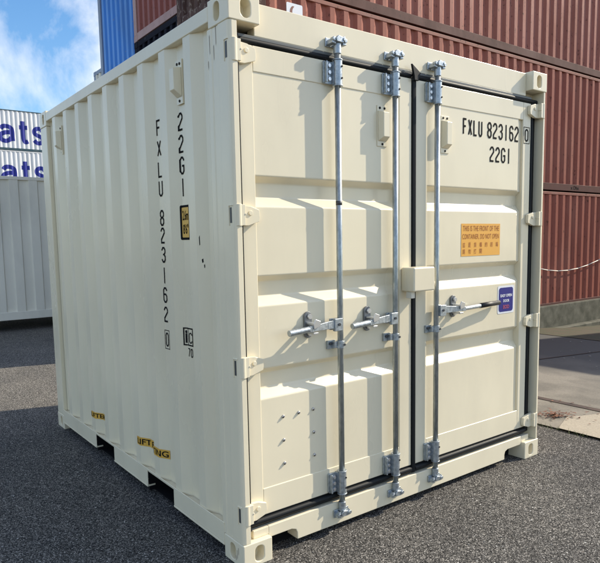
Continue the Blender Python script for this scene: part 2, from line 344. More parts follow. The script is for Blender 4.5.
# corrugation profile: depth (0 = outermost) at distance s past the far edge of an outer flat
def prof(s, P=0.278, flat=0.072, slope=0.068, inner=0.070, depth=0.036):
    s = s % P
    if s < slope: return depth*s/slope
    if s < slope+inner: return depth
    if s < 2*slope+inner: return depth*(1-(s-slope-inner)/slope)
    return 0.0
def corr_pts(a, b, e, P=0.278, flat=0.072, slope=0.068, inner=0.070, depth=0.036):
    """points (t, depth) between a and b, folds of the corrugation whose outer flat ends at e"""
    k0 = int(math.floor((a-e)/P))-1; ts = [a, b]
    for k in range(k0, int(math.ceil((b-e)/P))+2):
        for o_ in (0, slope, slope+inner, 2*slope+inner):
            t = e+k*P+o_
            if a+1e-4 < t < b-1e-4: ts.append(t)
    ts.sort(); kw = dict(P=P, flat=flat, slope=slope, inner=inner, depth=depth)
    return [(t, prof(t-e, **kw)) for t in ts]
def corr_wall(mb, pts, z0, z1, fn, thick=0.004):
    """sheet following pts with thickness; fn(t, depth, z) -> xyz"""
    bm = mb.bm
    rows = []
    for (t, d) in pts:
        rows.append([bm.verts.new(fn(t, d+o_, z)) for o_ in (0, thick) for z in (z0, z1)])
    for a, b in zip(rows, rows[1:]):
        bm.faces.new((a[0], b[0], b[1], a[1])); bm.faces.new((a[2], a[3], b[3], b[2]))
        bm.faces.new((a[1], b[1], b[3], a[3])); bm.faces.new((a[0], a[2], b[2], b[0]))
    for r__ in (rows[0], rows[-1]): bm.faces.new((r__[0], r__[1], r__[3], r__[2]))

def casting(mb, X, Y, Z, sx, sy, dx=0.162, dy=0.178, dz=0.118, holes=True):
    bm = mb.bm
    def P(a, b, c): return (X+sx*a, Y+sy*b, Z+c)
    V = {(i, j, k): bm.verts.new(P(i*dx, j*dy, k*dz)) for i in (0,1) for j in (0,1) for k in (0,1)}
    def q(*ks): bm.faces.new([V[k] for k in ks])
    q((1,0,0),(1,1,0),(1,1,1),(1,0,1)); q((0,1,0),(1,1,0),(1,1,1),(0,1,1)); q((0,0,0),(1,0,0),(1,1,0),(0,1,0)); q((0,0,1),(1,0,1),(1,1,1),(0,1,1))
    def holed(corner, cu, cv, fn, depth):
        w, h = 0.0255, 0.0145; n = 6
        out = []
        for q_ in range(4):       # quadrant arcs: right-bottom, right-top, left-top, left-bottom
            sy_ = (-1, 1, 1, -1)[q_]; a0 = (-90, 0, 90, 180)[q_]
            out.append([(cu+w*math.cos(R(a0+90*k/n)), cv+sy_*h+w*math.sin(R(a0+90*k/n))) for k in range(n+1)])
        # corners order must match quadrants: (1,0),(1,1),(0,1),(0,0)
        rings = [[bm.verts.new(fn(u, v, 0)) for u, v in arc] for arc in out]
        back = [[bm.verts.new(fn(u, v, depth)) for u, v in arc] for arc in out]
        # share the vertices where arcs 0/1 and 2/3 are distinct (straight sides) and 1/2, 3/0 coincide
        for (i, j) in ((1, 2), (3, 0)):
            bmesh.ops.weld_verts(bm, targetmap={rings[j][0]: rings[i][-1], back[j][0]: back[i][-1]})
            rings[j][0] = rings[i][-1]; back[j][0] = back[i][-1]
        for q_ in range(4):
            for k in range(n): bm.faces.new((corner[q_], rings[q_][k+1], rings[q_][k]))
            nx = (q_+1) % 4
            if rings[q_][-1] is rings[nx][0]: bm.faces.new((corner[q_], corner[nx], rings[nx][0]))
            else: bm.faces.new((corner[q_], corner[nx], rings[nx][0], rings[q_][-1]))
        loop = []; lb = []
        for q_ in range(4):
            for k in range(n+1):
                if not loop or rings[q_][k] is not loop[-1]:
                    if rings[q_][k] is loop[0] if loop else False: continue
                    loop.append(rings[q_][k]); lb.append(back[q_][k])
        m = len(loop)
        for i in range(m): bm.faces.new((loop[i], loop[(i+1)%m], lb[(i+1)%m], lb[i]))
        bm.faces.new(lb)
    if holes:
        holed([V[(1,0,0)], V[(1,0,1)], V[(0,0,1)], V[(0,0,0)]], 0.089, dz/2-0.002, lambda u, v, d: P(u, d, v), 0.062)
        holed([V[(0,1,0)], V[(0,1,1)], V[(0,0,1)], V[(0,0,0)]], 0.102, dz/2-0.002, lambda u, v, d: P(d, u, v), 0.055)
    else:
        q((0,0,0),(1,0,0),(1,0,1),(0,0,1)); q((0,0,0),(0,1,0),(0,1,1),(0,0,1))

# ------------------------------------------------------------------ setting: ground
def gz(x, y):
    if x <= 3.05: return 0.0
    z = -0.06*(x-3.05)
    z = max(z, -0.75)
    if y > 5.05: z = max(z, -0.11)
    return z
def sheet(name, mat, xs, ys, dz, kind='structure', fn=gz):
    mb = MB(); V = [[mb.bm.verts.new((x, y, fn(x, y)+dz)) for y in ys] for x in xs]
    for i in range(len(xs)-1):
        for j in range(len(ys)-1): mb.bm.faces.new((V[i][j], V[i+1][j], V[i+1][j+1], V[i][j+1]))
    o = mb.build(name, mat, recalc=False); o['kind'] = kind; return o
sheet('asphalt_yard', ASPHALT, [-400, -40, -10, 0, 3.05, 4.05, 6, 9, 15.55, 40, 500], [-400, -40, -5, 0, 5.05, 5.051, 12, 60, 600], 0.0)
YS = [-40, -5, 0, 2, 5.0]
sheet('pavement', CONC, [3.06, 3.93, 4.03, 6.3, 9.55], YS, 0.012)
sheet('dirt_joint', JOINT, [3.93, 4.03], YS, 0.017)
for yy in (-2.2, 2.35):
    mb = MB(); mb.quad((4.03, yy, gz(4.03,0)+.020), (9.55, yy, gz(9.55,0)+.020), (9.55, yy+.03, gz(9.55,0)+.020), (4.03, yy+.03, gz(4.03,0)+.020))
    mb.build('slab_joint', JOINT)['kind'] = 'structure'
# paler patch of slab next to the asphalt
mb = MB(); P_ = [(3.055, 0.20), (3.055, -6.0), (3.93, -6.0), (3.93, 0.25), (3.60, 0.32), (3.49, 0.37)]
mb.bm.faces.new([mb.bm.verts.new((x, y, gz(x, y)+0.018)) for x, y in P_]); mb.build('pale_slab', CONCLIGHT)['kind'] = 'structure'
o = sheet('mossy_verge', MOSS, [9.5, 9.9, 11, 15.5, 40], [-40, -5, 0, 2, 5.0], 0.02)
# stone litter on the dark pavement
mb = MB()
for k in range(46):
    x = random.uniform(6.2, 9.3); y = random.uniform(-0.5, 4.2); s = random.uniform(.006, .022); z = gz(x, y)+0.02
    a = random.uniform(0, 3.1); c_, s_ = math.cos(a)*s, math.sin(a)*s
    q = [(x+c_, y+s_), (x-s_, y+c_*.7), (x-c_, y-s_*.8), (x+s_, y-c_*.7)]
    mb.prism(q, 'z', z, z+0.006)
mb.build('pale_litter', PEB)['kind'] = 'stuff'
bpy.data.objects['pale_litter']['label'] = 'scattered pale scraps on the dark pavement'; bpy.data.objects['pale_litter']['category'] = 'litter'
# leaves
mb = MB()
for k in range(170):
    a = random.uniform(0, 6.28); rr = abs(random.gauss(0, 1)); x = 3.40+0.13*rr*math.cos(a)*0.8; y = 0.43+0.085*rr*math.sin(a)
    if x < 3.07: x = 3.1
    if k > 120: x = random.uniform(3.08, 4.2); y = random.uniform(-1.2, 1.4); 
    s = random.uniform(.010, .026); z = gz(x, y)+0.018+abs(random.gauss(0, .010)); b = random.uniform(0, 6.28); t = random.uniform(-.6, .6)
    q = [(math.cos(b+i*math.pi/2)*s*(1 if i % 2 else .6), math.sin(b+i*math.pi/2)*s*(1 if i % 2 else .6)) for i in range(4)]
    mb.quad(*[(x+u, y+v, z+0.004+abs(u*t)) for u, v in q])
tag(mb.build('leaf_litter', LEAF, recalc=False), 'dry brown leaves heaped on the pavement edge beside the cream container', 'leaves', kind='stuff')
mb = MB()
for k in range(420):
    y = random.uniform(-1.6, 0.9); 
    if math.sin(y*9)+math.sin(y*23+1) < 0.2 and random.random() < .8: continue
    x = 3.055+random.gauss(0, .012); h = random.uniform(.008, .035); a = random.uniform(0, 6.28); w = .004
    z = gz(x, y)
    mb.quad((x-w, y, z), (x+w, y, z), (x+w*.3+h*.4*math.cos(a), y+h*.4*math.sin(a), z+h), (x-w*.3+h*.4*math.cos(a), y+h*.4*math.sin(a), z+h))
tag(mb.build('grass_tufts', GRASS, recalc=False), 'thin line of grass and weeds between the asphalt and the concrete', 'grass', kind='stuff')
# loose pebbles on the asphalt
mb = MB()
for k in range(900):
    x = random.uniform(-2.2, 3.0); y = random.uniform(-1.6, -0.05) if k < 620 else random.uniform(0, 3)
    if k >= 620: x = random.uniform(-2.6, -0.05)
    s = random.uniform(.0018, .0050)
    mb.prism([(x+s*math.cos(t_)*random.uniform(.7, 1.2), y+s*math.sin(t_)*random.uniform(.7, 1.2)) for t_ in (0, 1.2, 2.5, 3.8, 5.1)], 'z', 0.0, s*.9)
tag(mb.build('loose_pebbles', PEB), 'tiny loose pebbles scattered over the asphalt', 'pebbles', kind='stuff')

# ------------------------------------------------------------------ the cream container
CT = empty('shipping_container', 'cream ten-foot shipping container with galvanised lock rods, numbered FXLU 823162 0', 'shipping container')
WX, LY, HZ = 2.438, 2.991, 2.591
E0 = 0.438   # an outer flat of the left wall ends here
# side walls
mb = MB(); pts = corr_pts(0.205, 2.815, E0)
corr_wall(mb, pts, 0.1585, 2.512, lambda t, d, z: (0.006+d, t, z)); mb.build('side_wall', CREAM, CT, bevel=0.006)
mb = MB(); corr_wall(mb, pts, 0.150, 2.512, lambda t, d, z: (WX-0.003-d, t, z)); mb.build('side_wall', CREAM, CT)
mb = MB(); corr_wall(mb, corr_pts(0.16, WX-.16, .3), 0.15, 2.50, lambda t, d, z: (t, LY-0.008-d, z)); mb.build('rear_wall', CREAM, CT)
mb = MB(); corr_wall(mb, corr_pts(0.10, LY-.05, .3, depth=.02), 0.05, WX-.05, lambda t, d, z: (z, t, 2.580-d)); mb.build('roof', CREAM, CT)
MB().box(.06, WX-.06, .1, LY-.1, .125, .15).build('floor', TIMBER, CT)
# rails
MB().box(0.001, .062, .1785, LY-.1785, 2.506, 2.574).build('top_rail', CREAM, CT, bevel=.006)
MB().box(WX-.062, WX-.001, .1785, LY-.1785, 2.506, 2.574).build('top_rail', CREAM, CT, bevel=.006)
MB().box(.1625, WX-.1625, LY-.062, LY-.003, 2.500, 2.574).build('rear_header', CREAM, CT, bevel=.006)
for sx, X in ((1, 0.0), (-1, WX)):
    mb = MB()
    def rb(x0, x1, y0, y1, z0, z1):
        a, b = X+sx*x0, X+sx*x1; mb.box(min(a, b), max(a, b), y0, y1, z0, z1)
    segs = [(0.1785, 0.738), (1.100, 1.660), (2.020, LY-.1785)]
    for (a, b) in segs:
        rb(.0005, .0055, a, b, .0665, .1605)          # web
        rb(-.002, .050, a, b, .055, .066)         # bottom flange
    rb(.0062, .050, .1785, LY-.1785, .150, .1580)
    rb(-.001, .0057, .1785, LY-.1785, .161, .171)   # continuous top flange
    mb.build('bottom_rail', CREAM, CT, bevel=.002)
MB().box(.1625, WX-.1625, LY-.060, LY-.003, .02, .16).build('rear_sill', CREAM, CT, bevel=.006)
for y0 in (0.738, 1.660):                          # fork pockets run right through under the floor
    mb = MB(); y1 = y0+.362
    mb.box(.012, WX-.012, y0-.008, y0-.001, .030, .141); mb.box(.012, WX-.012, y1+.001, y1+.008, .030, .141); mb.box(.012, WX-.012, y0-.008, y1+.008, .1415, .1485)
    mb.box(.040, WX-.040, y0, y1, .030, .036)
    mb.build('fork_pocket', POCKET, CT)
# posts: side face, ridge and rounded front edge
def post_profile(sx, X):
    pts = [(0.044 if sx > 0 else .029, 0.003), (0.018, 0.003), (0.009, 0.006), (0.004, 0.013), (0.0025, 0.024), (0.0025, 0.095), (0.0065, 0.103), (0.0065, 0.150), (0.003, 0.158), (0.003, 0.190), (0.020, 0.224), (0.036, 0.230), (0.05, 0.230), (0.05, 0.105), (0.10, 0.105), (0.10, 0.094), (0.044 if sx > 0 else .029, 0.094)]
    return [(X+sx*a, b) for a, b in pts]
for sx, X in ((1, 0.0), (-1, WX)):
    mb = MB(); mb.prism(post_profile(sx, X), 'z', .1182, 2.4728); mb.build('corner_post', CREAM, CT, bevel=.002)
    mb = MB()
    pp = [(a, LY-b) for a, b in [(X+sx*.003, .003), (X+sx*.003, .17), (X+sx*.04, .172), (X+sx*.04, .04), (X+sx*.15, .04), (X+sx*.15, .003)]]
    mb.prism(pp, 'z', .1182, 2.4728); mb.build('corner_post', CREAM, CT, bevel=.006)
for X, sx in ((0, 1), (WX, -1)):
    for Y, sy in ((0, 1), (LY, -1)):
        for Z in (0, HZ-.118):
            mb = MB(); casting(mb, X, Y, Z, sx, sy); mb.build('corner_casting', CREAM, CT, bevel=.005)
# header and sill
MB().box(.1625, WX-.1625, .050, .11, 2.440, 2.584).build('door_header', CREAM, CT, bevel=.004)
MB().box(.074, WX-.100, .046, .062, 2.424, 2.4395).build('header_seal', SEAL, CT, bevel=.003)
mb = MB()
pr_ = [(0.1625, .1585), (0.1625, .100), (0.300, .100), (0.328, .090), (0.336, .070), (0.336, .036), (2.086, .036), (2.086, .070), (2.094, .090), (2.120, .100), (WX-.1625, .100), (WX-.1625, .1585)]
mb.prism(pr_, 'y', .030, .120); mb.build('door_sill', CREAM, CT, bevel=.004)
MB().box(.075, .1622, .030, .11, .1185, .158).build('sill_end', CREAM, CT, bevel=.003)
MB().box(WX-.1622, WX-.075, .030, .11, .1185, .158).build('sill_end', CREAM, CT, bevel=.003)
MB().box(.17, WX-.17, .122, .130, .005, .12).build('underside_shade_strip', POCKET, CT)  # coloured near-black to paint the shade behind the sill notches

# doors ------------------------------------------------------------
Z0, Z1 = 0.213, 2.398
YF = 0.045
def zprofile():
    p = [(2.285, .0)]
    for (a, b, c_, d) in ((1.828, 1.800, 1.733, 1.688), (1.370, 1.342, 1.272, 1.228), (0.930, 0.902, 0.828, 0.783)):
        p += [(a, 0), (b, .040), (c_, .040), (d, 0)]
    p += [(0.345, 0)]
    return p[::-1]
def make_door(x0, x1, ps, pe):
    mb = MB()
    mb.box(x0, ps, YF, .098, Z0, Z1)
    mb.box(pe, x1, YF, .098, Z0, Z1)
    mb.box(ps, pe, YF, .098, 2.285, Z1); mb.box(ps, pe, YF, .098, Z0, 0.345)
    frame = mb.build('door', CREAM, CT, bevel=.004)
    # pressed panel
    mb = MB(); bm = mb.bm; zp = zprofile(); yr = YF+.004
    # rounded folds: insert points round each fold
    Z = []
    for i, (z, d) in enumerate(zp):
        if 0 < i < len(zp)-1:
            (za, da), (zb, db) = zp[i-1], zp[i+1]; e = .006
            la = math.hypot(z-za, d-da); lb = math.hypot(zb-z, db-d)
            pa = (z+(za-z)*e/la, d+(da-d)*e/la); pb = (z+(zb-z)*e/lb, d+(db-d)*e/lb)
            for q in range(5):
                w = q/4; Z.append(((1-w)**2*pa[0]+2*w*(1-w)*z+w*w*pb[0], (1-w)**2*pa[1]+2*w*(1-w)*d+w*w*pb[1]))
        else: Z.append((z, d))
    xs = [(ps+.0005, 0), (pe-.052, 0), (pe-.046, 0.001), (pe-.036, 0.011), (pe-.030, .012), (pe-.0005, .012)]
    rows = []
    for x, off in xs:
        rows.append([bm.verts.new((x, yr+max(d, off), z)) for z, d in Z])
    for a, b in zip(rows, rows[1:]):
        for i in range(len(Z)-1):
            f = bm.faces.new((a[i], b[i], b[i+1], a[i+1]))
    pan = mb.build('door_panel', CREAM, frame, recalc=False)
    sol = pan.modifiers.new('thick', 'SOLIDIFY'); sol.thickness = .003; sol.offset = -1
    return frame
DL = make_door(0.064, 1.182, 0.147, 1.085)
DR = make_door(1.214, 2.331, 1.312, 2.245)
# gaskets
def gasket_strip(mb, p0, p1, r=.017): mb.cyl(p0, p1, r, 14)
def gasket(door, xa, xb, side):
    mb = MB()
    mb.box(xa, xb, .052, .092, Z1+.001, Z1+.034); mb.box(xa, xb, .052, .092, Z0-.050, Z0-.001)
    xb_ = xb if side < 0 else 2.400; mb.cyl((xa, .054, Z1+.016), (xb_, .054, Z1+.016), .014, 14); mb.cyl((xa, .050, Z0-.025), (xb, .050, Z0-.025), .017, 14)
    if side < 0: mb.box(.0445, .0635, .024, .092, Z0-.05, Z1+.034)
    else:
        mb.box(2.3315, 2.4085, .066, .0935, Z0-.05, Z1+.034); mb.cyl((2.352, .062, Z0-.04), (2.352, .062, Z1+.02), .0185, 14)
    return mb.build('door_gasket', RUBBER, door, bevel=.003)
gasket(DL, .045, 1.182, -1); gasket(DR, 1.2125, 2.333, 1)
mb = MB()
mb.box(1.1825, 1.2135, .052, .096, Z0-.03, Z1+.02)
mb.prism([(1.1835, .0445), (1.186, .038), (1.205, .034), (1.2125, .038), (1.2125, .0515), (1.1835, .0515)], 'z', Z0-.045, Z1-.01)
mb.prism([(1.160, 2.470), (1.178, 2.405), (1.180, 2.385), (1.214, 2.385), (1.216, 2.410), (1.232, 2.428)], 'y', .020, .0335)
mb.build('centre_gasket', RUBBER, DR, bevel=.003)
# hinges
for X, sx, door in ((0.0, 1, DL), (WX, -1, DR)):
    for z in (2.352, 1.647, .959, .258):
        mb = MB(); f = lambda a: X+sx*a
        h = .046
        mb.prism([(f(.030), z-h), (f(.030), z+h), (f(.105), z+h*.86), (f(.148), z+h*.55), (f(.152), z-h*.2), (f(.148), z-h*.6), (f(.09), z-h)], 'y', .0215, .0435)
        mb.box(min(f(.060), f(.030)), max(f(.060), f(.030)), -.001, .0225, z-h, z+h)
        mb.cyl((f(.030), .017, z-h-.002), (f(.030), .017, z+h+.002), .021, 18)
        mb.cyl((f(.060), -.003, z+.004), (f(.060), .02, z+.004), .0045, 8); mb.cyl((f(.10), .016, z+.01), (f(.10), .03, z+.01), .011, 12)
        hg = mb.build('hinge', CREAM, door, bevel=.003)
        # slot in the side of the post where the hinge pin sits
        mb = MB(); xx = sorted((f(.0012), f(.006)));
        mb.box(xx[0], xx[1], .022, .036, z-.034, z+.034); mb.build('hinge_slot', DARKSTEEL, hg)
        mb = MB(); xa = sorted((f(-.002), f(.008))); mb.box(xa[0], xa[1], .0405, .045, z-.046, z+.044); mb.box(xa[0], xa[1], .012, .045, z+.0405, z+.0455)
        mb.build('hinge_lug', CREAM, hg, bevel=.002)
# lock rods
YR = 0.012
RODS = ((0.619, DL, -1, 1.107), (1.020, DL, -1, 1.102), (1.358, DR, 1, 1.112))
for k, (xr, door, sd, zh) in enumerate(RODS):
    yr = YR
    MB().cyl((xr, yr, .105), (xr, yr, 2.485), .0155, 20).build('lock_rod', RODM, door)
    for top in (1, 0):
        za, zb = (2.285, 2.392) if top else (.215, .322)
        mb = MB()
        mb.prism([(xr-.073, za+.006), (xr-.066, za), (xr-.015, za), (xr-.015, zb), (xr-.066, zb), (xr-.073, zb-.006)], 'y', .0305, .0445)
        br = mb.build('rod_bracket', GALV, door, bevel=.002)
        mb = MB(); mb.box(xr-.069, xr-.061, .012, .0305, za+.004, zb-.004); mb.build('bracket_flange', GALV, br, bevel=.002)
        mb = MB(); mb.cyl((xr, yr, za-.004), (xr, yr, zb+.004), .0235, 20); mb.cyl((xr, yr, za-.010), (xr, yr, za-.0045), .0265, 20); mb.cyl((xr, yr, zb+.0045), (xr, yr, zb+.010), .0265, 20)
        mb.box(xr-.024, xr+.024, yr+.004, .0442, za, zb)
        mb.build('bracket_sleeve', GALV, br, bevel=.0015)
        for zz in (za+.022, (za+zb)/2, zb-.022): MB().cyl((xr-.043, .018, zz), (xr-.043, .031, zz), .0095, 6).build('bolt', BOLT, br)
        for zz in (za+.026, zb-.026): MB().cyl((xr+.008, yr-.0265, zz), (xr+.008, yr-.02, zz), .0045, 8).build('rivet_hole', DARK, br)
        # cam on the rod end and keeper on the frame
        zc = 2.487 if top else .103; s = 1 if top else -1
        mb = MB()
        mb.cyl((xr, yr, zc-s*.060), (xr, yr, zc-s*.01), .0195, 16); mb.cyl((xr, yr, zc-s*.012), (xr, yr, zc+s*.018), .013, 12)
        mb.prism([(xr-.026, zc-.010), (xr-.030, zc+.006), (xr-.014, zc+.020), (xr+.012, zc+.015), (xr+.026, zc+.022), (xr+.030, zc+.004), (xr+.014, zc-.012)], 'y', -.018, .004)
        mb.cyl((xr+.020, -.022, zc+.004), (xr+.020, .012, zc+.004), .0085, 10)
        mb.build('cam_end', GALV, door, bevel=.003)
        mb = MB()
        yk = .0495 if top else .0295
        for sg in (-1, 1):
            mb.prism([(xr+sg*.020, zc-.020), (xr+sg*.046, zc-.017), (xr+sg*.042, zc+.004), (xr+sg*.026, zc+.013)], 'y', -.006, yk)
            mb.cyl((xr+sg*.036, -.013, zc+s*.002), (xr+sg*.036, .012, zc+s*.002), .0105, 10)
        mb.box(xr-.050, xr+.050, yk-.010, yk-.0005, zc-.024, zc+.018)
        mb.build('cam_keeper', GALV, CT, bevel=.003)
    # guide bracket below the handle
    zg = zh-.108
    mb = MB(); mb.box(xr-.066, xr-.014, .034, .0485, zg-.022, zg+.022); mb.cyl((xr, yr, zg-.019), (xr, yr, zg+.019), .0215, 18)
    mb.box(xr-.040, xr+.006, .010, .034, zg-.016, zg+.016)
    gb = mb.build('rod_guide', GALV, door, bevel=.002)
    MB().cyl((xr+.010, yr-.025, zg), (xr+.010, yr-.018, zg), .006, 8).build('bolt', DARKSTEEL, gb); MB().cyl((xr-.050, .026, zg+.006), (xr-.050, .035, zg+.006), .008, 6).build('bolt', DARKSTEEL, gb)
    # handle
    mb = MB()
    hx = xr+sd*.030
    mb.box(min(xr+sd*.006, xr+sd*.058), max(xr+sd*.006, xr+sd*.058), -.016, .004, zh-.034, zh+.030)
    mb.box(min(xr+sd*.006, xr+sd*.058), max(xr+sd*.006, xr+sd*.058), .020, .034, zh-.030, zh+.028)
    hub = mb.build('handle_hub', GALV, door, bevel=.003)
    MB().cyl((hx, -.022, zh), (hx, .036, zh), .0075, 8).build('bolt', DARKSTEEL, hub)
    reach = .345 if sd < 0 else .40
    xm = xr+sd*.195
    mb = MB()
    P = [(xr+sd*.05, -.004, zh+.002, .021, .006), (xr+sd*.10, -.006, zh, .019, .006), (xm, -.014, zh-.004, .014, .010), (xm+sd*.03, -.014, zh-.006, .0135, .0125)]
    for a, b in zip(P, P[1:]):
        va = [mb.bm.verts.new((a[0], a[1]+i*a[4], a[2]+j*a[3])) for i, j in ((-1,-1),(1,-1),(1,1),(-1,1))]
        vb = [mb.bm.verts.new((b[0], b[1]+i*b[4], b[2]+j*b[3])) for i, j in ((-1,-1),(1,-1),(1,1),(-1,1))]
        for i in range(4): mb.bm.faces.new((va[i], va[(i+1)%4], vb[(i+1)%4], vb[i]))
        mb.bm.faces.new(va); mb.bm.faces.new(vb)
    xe = xr+sd*reach
    if sd < 0: mb.cyl((xm+sd*.028, -.014, zh-.006), (xe, -.016, zh-.014), .0145, 14, .0155)
    else: mb.cyl((xm+sd*.028, -.014, zh-.006), (xr+.405, .004, zh-.004), .0125, 14, .0125)
    hd = mb.build('handle', GALV, door, bevel=.002)
    if sd > 0:
        MB().cyl((xr+.400, .004, zh-.004), (xr+.622, .022, zh-.002), .0155, 16).build('handle_grip', GRIP, hd)
    # retainer plate with catch
    xp = xr+sd*.187
    mb = MB(); n = 20
    ring = [(xp+.024*math.cos(2*math.pi*i/n)*(1), zh+.008+(.042 if math.sin(2*math.pi*i/n) > 0 else -.042)+.024*math.sin(2*math.pi*i/n)) for i in range(n)]
    mb.prism(ring, 'y', .036, .0485); rt = mb.build('handle_retainer', PLATE, door, bevel=.003)
    for zz in (zh+.050, zh-.034): MB().cyl((xp+.003, .022, zz), (xp+.003, .037, zz), .0125, 10, .014).build('bolt', BOLT, rt)
    mb = MB(); mb.prism([(xp-.016, zh-.006), (xp+.024, zh+.004), (xp+.026, zh+.030), (xp-.006, zh+.042), (xp-.020, zh+.020)], 'y', -.030, -.022)
    mb.box(xp-.014, xp+.016, -.0225, .036, zh+.012, zh+.022); mb.box(xp-.016, xp+.014, -.026, .036, zh-.034, zh-.024)
    mb.build('handle_catch', BOLT, rt, bevel=.002)
# rod scuff collar
MB().cyl((0.619, YR, 1.702), (0.619, YR, 1.722), .0162, 16).build('tape_collar', DARKSTEEL, DL)
# lock box over the seam
mb = MB(); mb.box(1.098, 1.272, -.052, .0445, 1.238, 1.372)
lb = mb.build('lock_box', CREAM, DL, bevel=.010, seg=3)
MB().box(1.112, 1.142, -.020, .020, 1.200, 1.237).build('lock_box_tab', GREY, lb, bevel=.003)
mb = MB(); mb.tube([(1.272, -.02, 1.262), (1.290, -.03, 1.262), (1.292, -.03, 1.285), (1.272, -.02, 1.285)], .003, 6); mb.build('lock_box_ring', CREAM, lb)
# ventilators on doors
for x, door in ((.955, DL), (1.464, DR)):
    mb = MB(); mb.box(x-.036, x+.036, YF-.001, YF+.0035, 2.018, 2.228)
    vp = mb.build('vent_plate', CREAM, door, bevel=.001)
    mb = MB(); bm = mb.bm
    A = [bm.verts.new(p) for p in ((x-.032, YF-.0015, 2.044), (x+.032, YF-.0015, 2.044), (x+.032, YF-.0015, 2.202), (x-.032, YF-.0015, 2.202))]
    B = [bm.verts.new(p) for p in ((x-.022, YF-.036, 2.064), (x+.022, YF-.036, 2.064), (x+.022, YF-.036, 2.190), (x-.022, YF-.036, 2.190))]
    for i in range(4): bm.faces.new((A[i], A[(i+1)%4], B[(i+1)%4], B[i]))
    bm.faces.new(A); bm.faces.new(B); mb.build('vent_cover', CREAM, vp, bevel=.003)
    for dx_, zz in ((-.018, 2.215), (.016, 2.215), (.0, 2.030)): MB().cyl((x+dx_, YF-.004, zz), (x+dx_, YF-.0005, zz), .0065, 8).build('vent_screw', DARK, vp)
# rivets on the lower left panel
mb = None
for (x, z) in ((.275, .678), (.370, .680), (.463, .681), (.276, .560), (.465, .561), (.278, .442), (.467, .441)):
    m2 = MB(); m2.cyl((x, YF-.003, z), (x, YF+.004, z), .0065, 10, .009); rv = m2.build('rivet', BOLT, DL)
    MB().cyl((x-.004, YF-.0045, z-.003), (x-.004, YF-.0031, z-.003), .004, 8).build('rivet_core', DARK, rv)
# ---- writing on the doors
yd = YF+.004-.0015
dfn = lambda u, v: (u, yd, v)
dfn2 = lambda u, v: (u, yd-.0012, v)
dfn3 = lambda u, v: (u, yd-.0024, v)
place(word('FXLU', 1.630, 1.818, 2.139, 2.237, .0115), dfn, 'lettering', INK, DR)
place(word('823162', 1.868, 2.200, 2.139, 2.237, .0115), dfn, 'lettering', INK, DR)
place(word('0', 2.264, 2.304, 2.150, 2.230, .0095), lambda u, v: (u, YF-.0015, v), 'check_digit', INK, DR)
place(rect_bm(2.250, 2.318, 2.136, 2.243, hole=.004), lambda u, v: (u, YF-.0015, v), 'digit_box', INK, DR)
place(word('22G1', 1.896, 2.118, 1.997, 2.092, .0115), dfn, 'lettering', INK, DR)
st = place(rect_bm(1.625, 2.016, 1.416, 1.614), dfn, 'warning_sticker', ORANGE, DR)
place(fit(text_bm('THIS IS THE FRONT OF THE', .05, spacing=1.12), 1.642, 2.002, 1.569, 1.601), dfn2, 'sticker_text', ORANGETXT, st)
place(fit(text_bm('CONTAINER, DO NOT OPEN', .05, spacing=1.12), 1.636, 2.002, 1.516, 1.551), dfn2, 'sticker_text', ORANGETXT, st)
CJ = ('\u9019\u662f\u8ca8\u6ac3\u7684\u524d\u7aef', '\u8acb\u52ff\u6253\u958b')
for row, s in enumerate(CJ):
    for i, ch in enumerate(s):
        try:
            b = text_bm(ch, .03); x = 1.650+i*.0555
            if len(b.verts) > 3: place(fit(b, x-.012, x+.012, 1.470-row*.040, 1.500-row*.040), dfn2, 'sticker_text', ORANGETXT, st)
        except Exception: pass
bs = place(rect_bm(2.003, 2.184, 1.030, 1.212, r=.012), dfn, 'door_notice', WSTICK, DR)
bi = place(rect_bm(2.016, 2.170, 1.042, 1.200, r=.018), dfn2, 'notice_field', BSTICK, bs)
place(fit(text_bm('EASY OPEN', .02, bold=.0006), 2.030, 2.156, 1.138, 1.157), dfn3, 'notice_text', WSTICK, bs)
place(fit(text_bm('DOOR', .02, bold=.0006), 2.062, 2.128, 1.104, 1.122), dfn3, 'notice_text', WSTICK, bs)
place(fit(text_bm('EOD', .02, bold=.0012), 2.060, 2.128, 1.060, 1.086), dfn3, 'notice_text', PINKTXT, bs)

# ---- vents and writing on the left side wall
SW = bpy.data.objects['side_wall']
def sfn(off):      # u runs to the right in the picture (towards -y); conforms to the corrugation
    def side_fn(u, v):
        y = -u
        return (0.006+prof(y-E0)-off, y, v)
    return side_fn
folds = []
for k in range(-2, 10):
    for o_ in (0, .068, .138, .206): folds.append(-(E0+k*.278+o_))
def side(bm, name, mat, parent=None, off=.002): return place(bm, sfn(off), name, mat, parent or SW, folds)
def sbox(yc, zc, w, h): return (-yc-w/2, -yc+w/2, zc-h/2, zc+h/2)
for ch, z in zip('FXLU823162', (2.150, 2.042, 1.930, 1.828, 1.668, 1.572, 1.466, 1.352, 1.243, 1.134)):
    side(glyph(ch, *sbox(.826, z, .048, .088), .0100), 'lettering', INK)
side(word('0', *sbox(.824, .992, .036, .080), .0085), 'check_digit', INK)
side(rect_bm(*sbox(.824, .992, .060, .108), hole=.004), 'digit_box', INK)
for ch, z in zip('22G1', (2.140, 2.030, 1.922, 1.812)):
    side(glyph(ch, *sbox(.560, z, .046, .090), .0100), 'lettering', INK)
hs = side(rect_bm(-.590, -.462, 1.545, 1.722, r=.008), 'height_sticker', INK)
side(rect_bm(-.578, -.474, 1.557, 1.710, r=.004), 'sticker_field', YELLOW, hs, .0032)
side(fit(text_bm('2.6m', .05, bold=.0006), -.572, -.510, 1.645, 1.695), 'sticker_text', INK, hs, .0044)
side(fit(text_bm("8'6\"", .05, bold=.0006), -.568, -.512, 1.575, 1.625), 'sticker_text', INK, hs, .0044)
